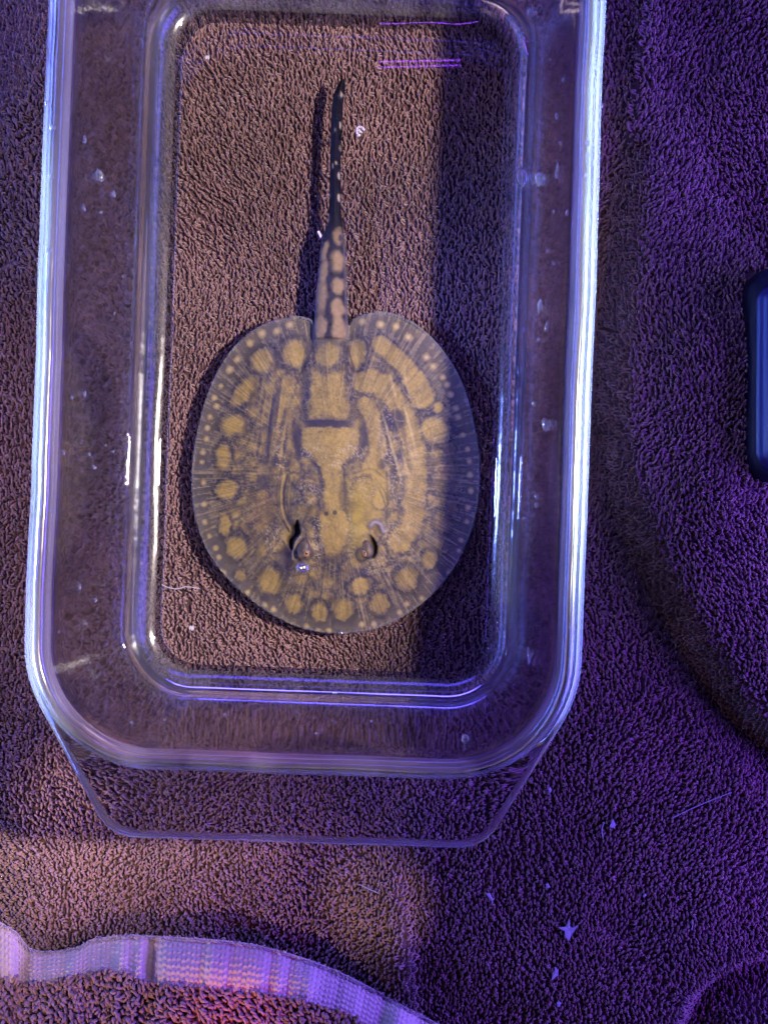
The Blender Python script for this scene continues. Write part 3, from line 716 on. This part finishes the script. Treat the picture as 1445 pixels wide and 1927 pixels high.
# the row of tiny spots right on the margin
L_ = np.linspace(0, len(disc), 150, endpoint=False).astype(int)
for j in L_[6:-6]:
    mixc(0.7 * np.exp(-(np.hypot(rx - disc[j, 0], ry - disc[j, 1]) / 2.6) ** 2), lin(215, 205, 190))
mixc(0.45 * np.exp(-dd / 3.0) * inD, lin(200, 195, 205))
mixc(0.5 * sstep(0.78, 0.9, vnoise(rx / 1.9, ry / 1.9, 191)) * sstep(0.9, 0.6, rr_) * gau(622, 760, 60, 120), lin(50, 38, 45))
for pts, wd, m, c in [([(531, 884), (524, 925), (528, 968), (546, 1000)], 1.6, .8, C_navy), ([(538, 890), (531, 930), (535, 968), (550, 998)], 1.5, .6, C_gold), ([(544, 893), (537, 932), (540, 965), (553, 990)], 1.6, .75, C_navy), ([(552, 896), (546, 932), (547, 960)], 1.5, .5, C_gold), ([(558, 898), (551, 925), (550, 955)], 1.4, .55, C_dark),
        ([(596, 905), (574, 898), (560, 915), (553, 950)], 1.6, .5, C_dark), ([(604, 912), (580, 905), (566, 920)], 1.4, .45, C_gold), ([(660, 905), (690, 898), (712, 915), (728, 960)], 1.4, .55, C_dark), ([(665, 898), (695, 890), (718, 905)], 1.4, .5, C_gold), ([(668, 892), (700, 884), (724, 900)], 1.4, .5, C_dark), ([(700, 905), (718, 930), (727, 955)], 1.3, .5, C_dark), ([(706, 900), (724, 925), (730, 945)], 1.3, .5, C_navy),
        ([(728, 890), (730, 940), (727, 985)], 1.6, .6, C_dark), ([(500, 735), (492, 800), (497, 850)], 1.8, .5, C_dark), ([(514, 730), (505, 795), (503, 850)], 1.6, .5, C_dark), ([(524, 728), (517, 790), (511, 845)], 1.5, .45, C_dark), ([(588, 650), (580, 680), (568, 705)], 1.6, .65, C_navy), ([(581, 662), (572, 690), (563, 712)], 1.5, .5, C_navy), ([(655, 652), (661, 675), (668, 700)], 1.6, .6, C_navy), ([(748, 770), (764, 830), (768, 880)], 1.3, .4, C_dark), ([(738, 760), (752, 820), (757, 870)], 1.3, .35, C_dark)]:
    mixc(m * np.exp(-(band(pts, wd) + 0.06 * np.abs(wx_)) ** 2), c)
for (cx, cy, a_, b_2, m) in [(690, 935, 34, 48, .35), (672, 1010, 14, 34, .3)]:
    mixc(m * gau(cx, cy, a_, b_2), lin(150, 135, 52))
mixc(0.75 * gau(541, 1046, 11, 15), lin(40, 30, 70)); mixc(0.97 * spl, C_navy); mixc(0.92 * spr, lin(34, 28, 26)); mixc(0.55 * flap, lin(170, 160, 175))  # the flap's wet gloss and the dark of the pits are painted in
mixc(0.5 * np.exp(-band([(552, 1052), (553, 1036), (560, 1020), (568, 1010)], 1.6) ** 2), lin(170, 165, 175)); mixc(0.6 * gau(708, 1001, 6, 9), lin(90, 60, 55))  # pale arc paints the highlight line along the left eye bulge
for (cx, cy) in ((617, 967.5), (633, 965.5)):
    u_ = np.hypot(rx - cx, ry - cy); mixc(0.9 * sstep(6, 2.5, u_), lin(45, 42, 55)); mixc(0.8 * sstep(1.6, 0.4, u_), lin(110, 100, 90))
for (cx, cy, a, b) in [(580, 1040, 8, 10), (682, 1044, 8, 9)]:
    d_ = np.hypot((rx - cx) / a, (ry - cy) / b); mixc(0.8 * np.exp(-((d_ - 1.3) / 0.35) ** 2), C_dark)
# tail pigment
tz = sstep(668, 612, ry) * sstep(0, 0.5, tailw) + (~inD) * 1.0; tz = np.clip(tz, 0, 1)
tcol = np.tile(lin(50, 48, 66), (len(rx), 1))
def tmix(m, c):
    global tcol
    m = np.clip(m, 0, 1)[:, None]; tcol = tcol * (1 - m) + np.asarray(c) * m
for (cx, cy, a, b, an_) in [(604, 620, 12, 26, 6), (640, 622, 14, 24, -6), (606, 560, 12, 30, 4), (637, 585, 12, 17, 0), (638, 545, 12, 14, 0), (610, 515, 9, 20, 8), (636, 498, 13, 19, 0), (613, 478, 6, 18, 18), (637, 450, 9, 16, -8), (618, 418, 4, 9, 15), (638, 442, 7, 10, 0)]:
    tmix(0.85 * sstep(1.35, 0.65, blob(cx, cy, a, b, an_)), lin(172, 146, 112) * (0.75 + 0.5 * fbm(rx / 5, ry / 6, 219))[:, None])
tmix(0.9 * sstep(1.5, 0.8, blob(642, 452, 4, 6)), lin(74, 66, 84))
mid_ = np.exp(-((rx - (622 + 0.02 * (600 - ry)) + wx_ * .6) / 5) ** 2) * sstep(470, 500, ry)
tmix(0.8 * mid_, lin(66, 62, 80))
tmix(0.7 * sstep(0.72, 0.85, vnoise(rx / 4, ry / 5, 195)) * mid_, lin(24, 20, 26))
tmix(sstep(475, 395, ry) * 0.97, lin(20, 17, 28))
for (cx, cy, a, b) in [(639, 335, 2.2, 6.5), (638.5, 376, 2.2, 7), (641, 284, 1.8, 5.5), (618, 413, 2.6, 7), (621, 371, 1.6, 5), (643, 182, 1.8, 5), (632, 250, 1.1, 4), (641, 240, 1.2, 6), (627, 317, 1.1, 5), (634, 312, 1.1, 4)]:
    tmix(0.95 * sstep(1.4, 0.6, np.hypot((rx - cx) / a, (ry - cy) / b)), lin(200, 186, 172))
tmix(0.35 * sstep(0.8, 1.0, np.abs(tn)) * sstep(420, 470, ry), lin(190, 185, 215))
tcol = tcol * 0.72
col = col * (1 - tz[:, None]) + tcol * tz[:, None]
col = col * np.array([0.455, 0.465, 0.415])
alpha = np.where(inD, 0.80 + 0.20 * sstep(4, 90, dd), 1.0)

m, nt, p, out = new_mat('ray_skin')
a = nt.nodes.new('ShaderNodeAttribute'); a.attribute_name = 'pigment'
nt.links.new(a.outputs['Color'], p.inputs['Base Color'])
p.inputs['Roughness'].default_value = 0.5; p.inputs['Specular IOR Level'].default_value = 0.06
n_ = nt.nodes.new('ShaderNodeTexNoise'); n_.inputs['Scale'].default_value = 900; n_.inputs['Detail'].default_value = 4
tc_ = nt.nodes.new('ShaderNodeTexCoord'); nt.links.new(tc_.outputs['Object'], n_.inputs['Vector'])
b_ = nt.nodes.new('ShaderNodeBump'); b_.inputs['Strength'].default_value = 0.25; b_.inputs['Distance'].default_value = 0.0006
nt.links.new(n_.outputs['Fac'], b_.inputs['Height']); nt.links.new(b_.outputs[0], p.inputs['Normal'])
a2 = nt.nodes.new('ShaderNodeAttribute'); a2.attribute_name = 'thick'
nt.links.new(a2.outputs['Fac'], p.inputs['Alpha'])
M_ray = m
so = at(632, 900, 0.63)
ray = thing('stingray', so, 'young stingray with gold ringed spots and dark banded tail lying in the dish', 'stingray')
rb = mesh_obj('body', np.vstack([top, bot_]), np.vstack([RF, RFb]), M_ray, ray, so)
ca = rb.data.attributes.new('pigment', 'FLOAT_COLOR', 'POINT')
full = np.vstack([col, np.tile(lin(170, 160, 150), (len(bot_), 1))])
ca.data.foreach_set('color', np.c_[full, np.ones(len(full))].astype(np.float32).ravel())
ta = rb.data.attributes.new('thick', 'FLOAT', 'POINT')
ta.data.foreach_set('value', np.r_[alpha, alpha[notb]].astype(np.float32))

def ellipsoid(c, rad3, nu=18, nv=10, rot=0.0, squash=None):
    c = np.asarray(c, float)
    th = np.linspace(0, math.pi, nv + 1); ph = np.linspace(0, 2 * math.pi, nu, endpoint=False)
    P = np.stack([np.sin(th)[:, None] * np.cos(ph)[None], np.sin(th)[:, None] * np.sin(ph)[None], np.cos(th)[:, None] + 0 * ph[None]], -1)
    P = P * np.asarray(rad3)
    cr, sr = math.cos(rot), math.sin(rot)
    P = np.stack([P[..., 0] * cr - P[..., 1] * sr, P[..., 0] * sr + P[..., 1] * cr, P[..., 2]], -1)
    return (P + c).reshape(-1, 3), grid_faces(nv + 1, nu, True)
# eyes: a mottled bulge with a gold iris and a dark pupil at its outer side
m, nt, p, out = new_mat('ray_eye')
n_ = nt.nodes.new('ShaderNodeTexNoise'); n_.inputs['Scale'].default_value = 900
tc_ = nt.nodes.new('ShaderNodeTexCoord'); nt.links.new(tc_.outputs['Object'], n_.inputs['Vector'])
cr_ = nt.nodes.new('ShaderNodeValToRGB'); cr_.color_ramp.elements[0].position = 0.35; cr_.color_ramp.elements[1].position = 0.7
cr_.color_ramp.elements[0].color = (*(lin(34, 32, 42)), 1); cr_.color_ramp.elements[1].color = (*(lin(78, 66, 44)), 1)
nt.links.new(n_.outputs['Fac'], cr_.inputs[0]); nt.links.new(cr_.outputs[0], p.inputs['Base Color'])
p.inputs['Roughness'].default_value = 0.45; p.inputs['Specular IOR Level'].default_value = 0.15
M_eye = m
M_iris = plain_mat('ray_iris', tuple(lin(110, 84, 48)), 0.4, 0.2)
M_pupil = plain_mat('ray_pupil', tuple(lin(16, 14, 20)), 0.1, 0.5)
for ex, ey, r1, r2, rot, pxo in ((572, 1034, 12, 20, -0.25, (-6, -4)), (691, 1034, 11, 18, 0.2, (5, 2))):
    zz = float(ztop[np.argmin((rx - ex) ** 2 + (ry - ey) ** 2)])
    c = at(ex, ey, zz - 0.02)
    V_, F_ = ellipsoid(c, (r1 / 71, r2 / 71, 0.10), 24, 12, rot=rot)
    eye = mesh_obj('eye', V_, F_, M_eye, ray, so)
    sg = 1 if ex < 630 else -1
    c2 = at(ex + sg * 5, ey + 7, zz + 0.035); V_, F_ = ellipsoid(c2, (0.075, 0.10, 0.05), 16, 8, rot); mesh_obj('iris', V_, F_, M_iris, eye, so)
    c2 = at(ex + sg * 5, ey + 7, zz + 0.074); V_, F_ = ellipsoid(c2, (0.03, 0.045, 0.02), 12, 6, rot); mesh_obj('pupil', V_, F_, M_pupil, eye, so)

# ------------------------------------------------------------------ blue plastic tool at the right edge
bo = at(1470, 710, -0.2)
tool = thing('blue_case', bo, 'dark navy plastic case with bright blue side at the right edge', 'case')
def rbox(x0, x1, y0, y1, z0, z1, r, nose=0.0):
    hx, hy = (x1 - x0) / 2, (y1 - y0) / 2; cx, cy = (x0 + x1) / 2, (y0 + y1) / 2
    R = []
    for ins, z in [(0.25, z0), (0.03, z0 + 0.12), (0.0, z0 + 0.4), (0.0, z1 - 0.5), (0.05, z1 - 0.25), (0.18, z1 - 0.08), (0.42, z1)]:
        a_, b_2, r_ = hx - ins, hy - ins, max(r - ins, 0.1)
        P = np.vstack([arc(a_ - r_, b_2 - r_, r_, 0, 90, 9), arc(-(a_ - r_), b_2 - r_, r_, 90, 180, 9), arc(-(a_ - r_), -(b_2 - r_), r_, 180, 270, 9), arc(a_ - r_, -(b_2 - r_), r_, 270, 360, 9)])
        P[:, 0] -= nose * np.exp(-((P[:, 1] + 0.25) / (hy * 0.6)) ** 2) * (P[:, 0] < 0)
        R.append(np.c_[P + [cx, cy], np.full(len(P), z)])
    n = len(R[0])
    return np.vstack(R), [tuple(f) for f in grid_faces(len(R), n, True)] + [tuple(range(n - 1, -1, -1)), tuple(range((len(R) - 1) * n, len(R) * n))]
xl, yt = at(1398, 508, 0.8)[:2]; xr, yb = at(1640, 908, 0.8)[:2]
V_, F_ = rbox(xl, xr, yb, yt, -0.3, 1.5, 0.7, 0.14); mesh_obj('shell', V_, F_, M_navy, tool, bo)
x1_, yt1 = at(1424, 535, 1.5)[:2]; x2_, yb1 = at(1600, 885, 1.5)[:2]
V_, F_ = rbox(x1_, x2_, yb1, yt1, 1.1, 2.0, 0.5, 0.1); mesh_obj('panel', V_, F_, M_blue, tool, bo)

# ------------------------------------------------------------------ bubbles, drops, lint
def bubble(px, py, z, rpx, label, group=None, mat=None, flat=1.0, cat='bubble', name='air_bubble', asp=1.0, rot=0.0):
    c = at(px, py, z); r = rpx * (ZC - z) / F
    V_, F_ = ellipsoid(c, (r, r * asp, r * flat), 20, 12, rot)
    o = mesh_obj(name, V_, F_, mat or M_bubble, None, c)
    return tag(o, label, cat, group)
bubble(570, 1068, 1.45, 15, 'round clear air bubble resting on the ray beside its left eye', mat=M_bubble)
bubble(642, 1191, 0.85, 6.5, 'small yellowish bubble at the front edge of the ray disc', mat=M_bubble)
bubble(630, 1304, 1.95, 5, 'tiny round bubble at the waterline along the near inner wall')
def wall_point(px, py):
    """where the view through this pixel meets the inner wall"""
    for z in np.arange(6.2, 0.9, -0.04):
        X_, Y_ = at(px, py, z)[:2]; a_, b_ = dish_l(X_, Y_)
        h = 5.12 + (5.72 - 5.12) * (z - 1.7) / 4.3
        r = 1.15 + (h - 4.46) * 0.97
        q = math.hypot(max(abs(a_) - (h - r), 0), max(abs(b_) - (h + LEN - r), 0)) - r
        if q > -0.02: return z
    return 0.9
def drop(px, py, rpx, asp, rot, label, group=None):
    z = wall_point(px, py)
    return bubble(px, py, z, rpx, label, group, M_drop, 0.85, 'water drop', 'water_drop', asp, rot)
drop(984, 334, 15, 1.25, 0.1, 'large oval water drop on the right inner wall near the top')
drop(1015, 337, 10, 1.6, 0.2, 'flat smeared water drop right of the large oval drop')
drop(1000, 22, 10, 1.2, 0, 'round water drop on the far right corner of the dish')
drop(186, 330, 9, 1.5, 0.4, 'bright blue oval water drop on the left inner wall')
drop(160, 262, 3.5, 2.6, 0.15, 'narrow blue water drop above the bright oval one on the left wall')
drop(158, 390, 3.5, 2.4, 0.35, 'narrow water drop below the bright oval one on the left wall')
drop(1048, 320, 3, 6, -0.15, 'long thin water streak on the right inner wall')
drop(1047, 219, 3.5, 2.4, 0, 'short water streak high on the right inner wall')
drop(1016, 575, 5, 3.2, -0.15, 'dark elongated water drop midway on the right inner wall')
drop(1028, 614, 3.5, 3, -0.25, 'pale slanted water drop beneath the dark elongated drop')
drop(1027, 800, 8, 1.7, 0.2, 'faint oval water film low on the right inner wall')
drop(996, 1238, 4, 5, 0.15, 'curved water streak near the front right corner')
drop(875, 1392, 8, 1.5, 0, 'bubbly water cluster near the front right corner on the wall')
drop(595, 1380, 4, 0.4, 0, 'flat dark water drop on the near inner wall')
for (px, py) in [(1013, 640), (1040, 495), (1030, 472), (1042, 398), (1066, 400), (1078, 424), (1055, 270), (1008, 935), (985, 975), (1005, 760), (1008, 950), (1035, 112), (1060, 150)]:
    drop(px, py, random.uniform(2.2, 4), random.uniform(1.2, 2.6), random.uniform(-.3, .3), 'tiny water drop clinging to the right inner glass wall', 'tiny drops on the right wall')
for (px, py) in [(136, 748), (160, 742), (178, 880), (168, 855), (200, 838), (214, 850), (120, 852), (94, 960), (180, 1130), (150, 1105), (190, 400), (215, 365), (232, 520), (216, 590), (130, 500), (112, 1190)]:
    drop(px, py, random.uniform(2.0, 3.8), random.uniform(1.0, 2.2), random.uniform(-.5, .5), 'tiny water drop clinging to the left inner glass wall', 'tiny drops on the left wall')
for (px, py) in [(310, 1355), (248, 1360), (424, 1345), (700, 1358), (840, 1365), (560, 1340), (905, 1300)]:
    drop(px, py, random.uniform(2.0, 4), random.uniform(0.5, 1.6), random.uniform(-.5, .5), 'tiny water drop clinging to the near inner glass wall', 'tiny drops on the near wall')
# drops on top of the rim
for (px, py) in [(90, 195), (100, 240), (97, 332), (92, 470), (1105, 270), (1098, 330), (1130, 200), (1090, 700)]:
    bubble(px, py, 6.47, random.uniform(3.5, 7), 'small water bead sitting on the glass rim', 'water beads on the rim', M_drop, 0.4, 'water drop', 'water_bead', random.uniform(0.8, 1.4), random.uniform(0, 3))
# fine specks of water on the walls and floor: nobody could count them
SVs, SFs, n0 = [], [], 0
for i in range(260):
    t = random.random()
    if t < 0.45: px, py = random.uniform(95, 255), random.uniform(120, 1380)
    elif t < 0.7: px, py = random.uniform(1005, 1075), random.uniform(80, 1250)
    elif t < 0.85: px, py = random.uniform(200, 980), random.uniform(1310, 1430)
    else: px, py = random.uniform(320, 930), random.uniform(60, 1250)
    z = wall_point(px, py) if t < 0.85 else ZW + 0.01
    r = random.uniform(0.4, 1.1) * (ZC - z) / F
    V_, F_ = ellipsoid(at(px, py, z), (r, r * random.uniform(0.8, 2.2), r * 0.6), 6, 4, random.uniform(0, 3))
    SVs.append(V_); SFs.append(F_ + n0); n0 += len(V_)
tag(mesh_obj('water_specks', np.vstack(SVs), np.vstack(SFs), M_drop, dish, dorg), kind='stuff')

def flake(poly, z, label, cat='lint', name='lint_flake', thick=0.03, mat=None, curl=0.05):
    """a small flat scrap with thickness from its outline in pixels"""
    c = np.mean(poly, 0); P = np.array([at(x, y, z)[:2] for x, y in poly]); n = len(P); cc = P.mean(0)
    dz = curl * np.hypot(*(P - cc).T) / 0.3
    V_ = np.vstack([np.c_[P, z + dz], np.c_[P, z - thick + dz], [[*cc, z + 0.02]], [[*cc, z - thick]]])
    F_ = [(i, (i + 1) % n, 2 * n) for i in range(n)] + [((i + 1) % n + n, i + n, 2 * n + 1) for i in range(n)] + [(i + n, (i + 1) % n + n, (i + 1) % n, i) for i in range(n)]
    return tag(mesh_obj(name, V_, F_, mat or M_speck, None, (cc[0], cc[1], z), smooth=False), label, cat)
def thand(px, py):
    X_, Y_ = at(px, py, 0)[:2]
    return float(towel_h(np.array([X_]), np.array([Y_]))[0]) + 0.17
def star(px, py, s): return [(px + s * x, py + s * y) for x, y in [(0, 20), (6, 8), (19, -10), (8, -4), (3, -6), (1, -22), (-4, -6), (-19, -5), (-7, 2), (-6, 12)]]
flake(star(1069, 1750, 1.0), thand(1069, 1750), 'white three pointed flake, largest scrap on the lower right towel')
flake([(1037, 1844), (1040, 1832), (1044, 1826), (1043, 1819), (1050, 1826), (1050, 1835), (1045, 1838)], thand(1043, 1830), 'crooked white scrap below the three pointed flake')
flake([(1047, 1888), (1050, 1884), (1055, 1887), (1052, 1895), (1048, 1894)], thand(1050, 1890), 'tiny white scrap nearest the bottom of the towel')
flake([(1146, 1556), (1153, 1541), (1158, 1552), (1155, 1558)], thand(1153, 1550), 'pale grey scrap right of the dish corner')
flake([(914, 1682), (922, 1680), (924, 1688), (929, 1692), (926, 1697), (920, 1690)], thand(920, 1687), 'lilac scrap below the front handle of the dish')
flake([(1026, 1664), (1031, 1662), (1035, 1670), (1029, 1671)], thand(1030, 1667), 'small lilac scrap midway between dish corner and three pointed flake')
flake([(1209, 1687), (1213, 1681), (1215, 1685), (1212, 1689)], thand(1212, 1685), 'tiny white speck right of the three pointed flake')
flake([(1030, 1484), (1034, 1481), (1038, 1486), (1035, 1492)], thand(1034, 1487), 'tiny white speck beside the front right corner of the dish')
fv, ff, nf0 = [], [], 0
for q in range(16):
    aq = random.uniform(0, 6.28); rq = random.random() ** 0.5
    V_, F_ = ellipsoid(at(677 + 7 * rq * math.cos(aq) - 0.3 * 10 * rq * math.sin(aq), 246 + 11 * rq * math.sin(aq), ZW + 0.02), np.array([1, random.uniform(.7, 1.4), 0.8]) * random.uniform(1.3, 3.2) * 0.0137, 8, 5, random.uniform(0, 3))
    fv.append(V_); ff.append(F_ + nf0); nf0 += len(V_)
tag(mesh_obj('foam_scrap', np.vstack(fv), np.vstack(ff), [M_speck], None, at(677, 246, ZW)), 'white foam scrap floating right of the ray tail', 'scrap')
flake([(597, 436), (601, 434), (606, 444), (603, 448)], ZW + 0.03, 'tiny white scrap floating left of the ray tail', 'scrap', 'foam_scrap')
flake([(356, 1181), (359, 1177), (362, 1179), (364, 1176), (366, 1181), (365, 1185), (361, 1187), (360, 1184), (357, 1186)], 0.66, 'small white chip standing in for a glint on the dish floor near its front left corner', 'scrap', 'glint_chip')  # white chip put in place of a lamp glint
flake([(386, 107), (389, 104), (391, 106), (394, 104), (395, 109), (393, 112), (390, 110), (388, 112)], 0.66, 'small white chip standing in for a glint on the dish floor near its far left corner', 'scrap', 'glint_chip')  # another glint drawn as a white chip
def fibre(pts, z, label, rad=0.012, zs=None):
    P = spline(pts, 22); zz = np.array([thand(*q) for q in P]) if z is None else np.full(len(P), z)
    C = np.array([at(x, y, q) for (x, y), q in zip(P, zz)]); 
    tg = np.gradient(C, axis=0); tg /= np.linalg.norm(tg, axis=1, keepdims=True)
    b1 = np.cross(tg, [0, 0, 1]); b1 /= np.linalg.norm(b1, axis=1, keepdims=True); b2 = np.cross(tg, b1)
    an = np.linspace(0, 2 * math.pi, 5, endpoint=False)
    V_ = (C[:, None] + rad * (np.cos(an)[None, :, None] * b1[:, None] + np.sin(an)[None, :, None] * b2[:, None])).reshape(-1, 3)
    return tag(mesh_obj('fibre', V_, grid_faces(len(C), 5, True), M_speck, None, C[len(C) // 2]), label, 'fibre')
fibre([(1263, 1540), (1300, 1522), (1340, 1505), (1376, 1491)], None, 'long straight pale hair on the purple towel at right')
fibre([(1301, 1750), (1303, 1738), (1302, 1730)], None, 'short curved fibre right of the three pointed flake')
fibre([(1134, 1578), (1132, 1562), (1136, 1547)], None, 'short bent fibre beside the pale grey scrap')
fibre([(676, 1664), (694, 1673), (712, 1681)], None, 'short shiny fibre on the towel below the dish front')
fibre([(305, 1100), (318, 1106), (335, 1108), (352, 1104), (376, 1108)], 0.68, 'wavy pale thread on the dish floor left of the ray', 0.016)
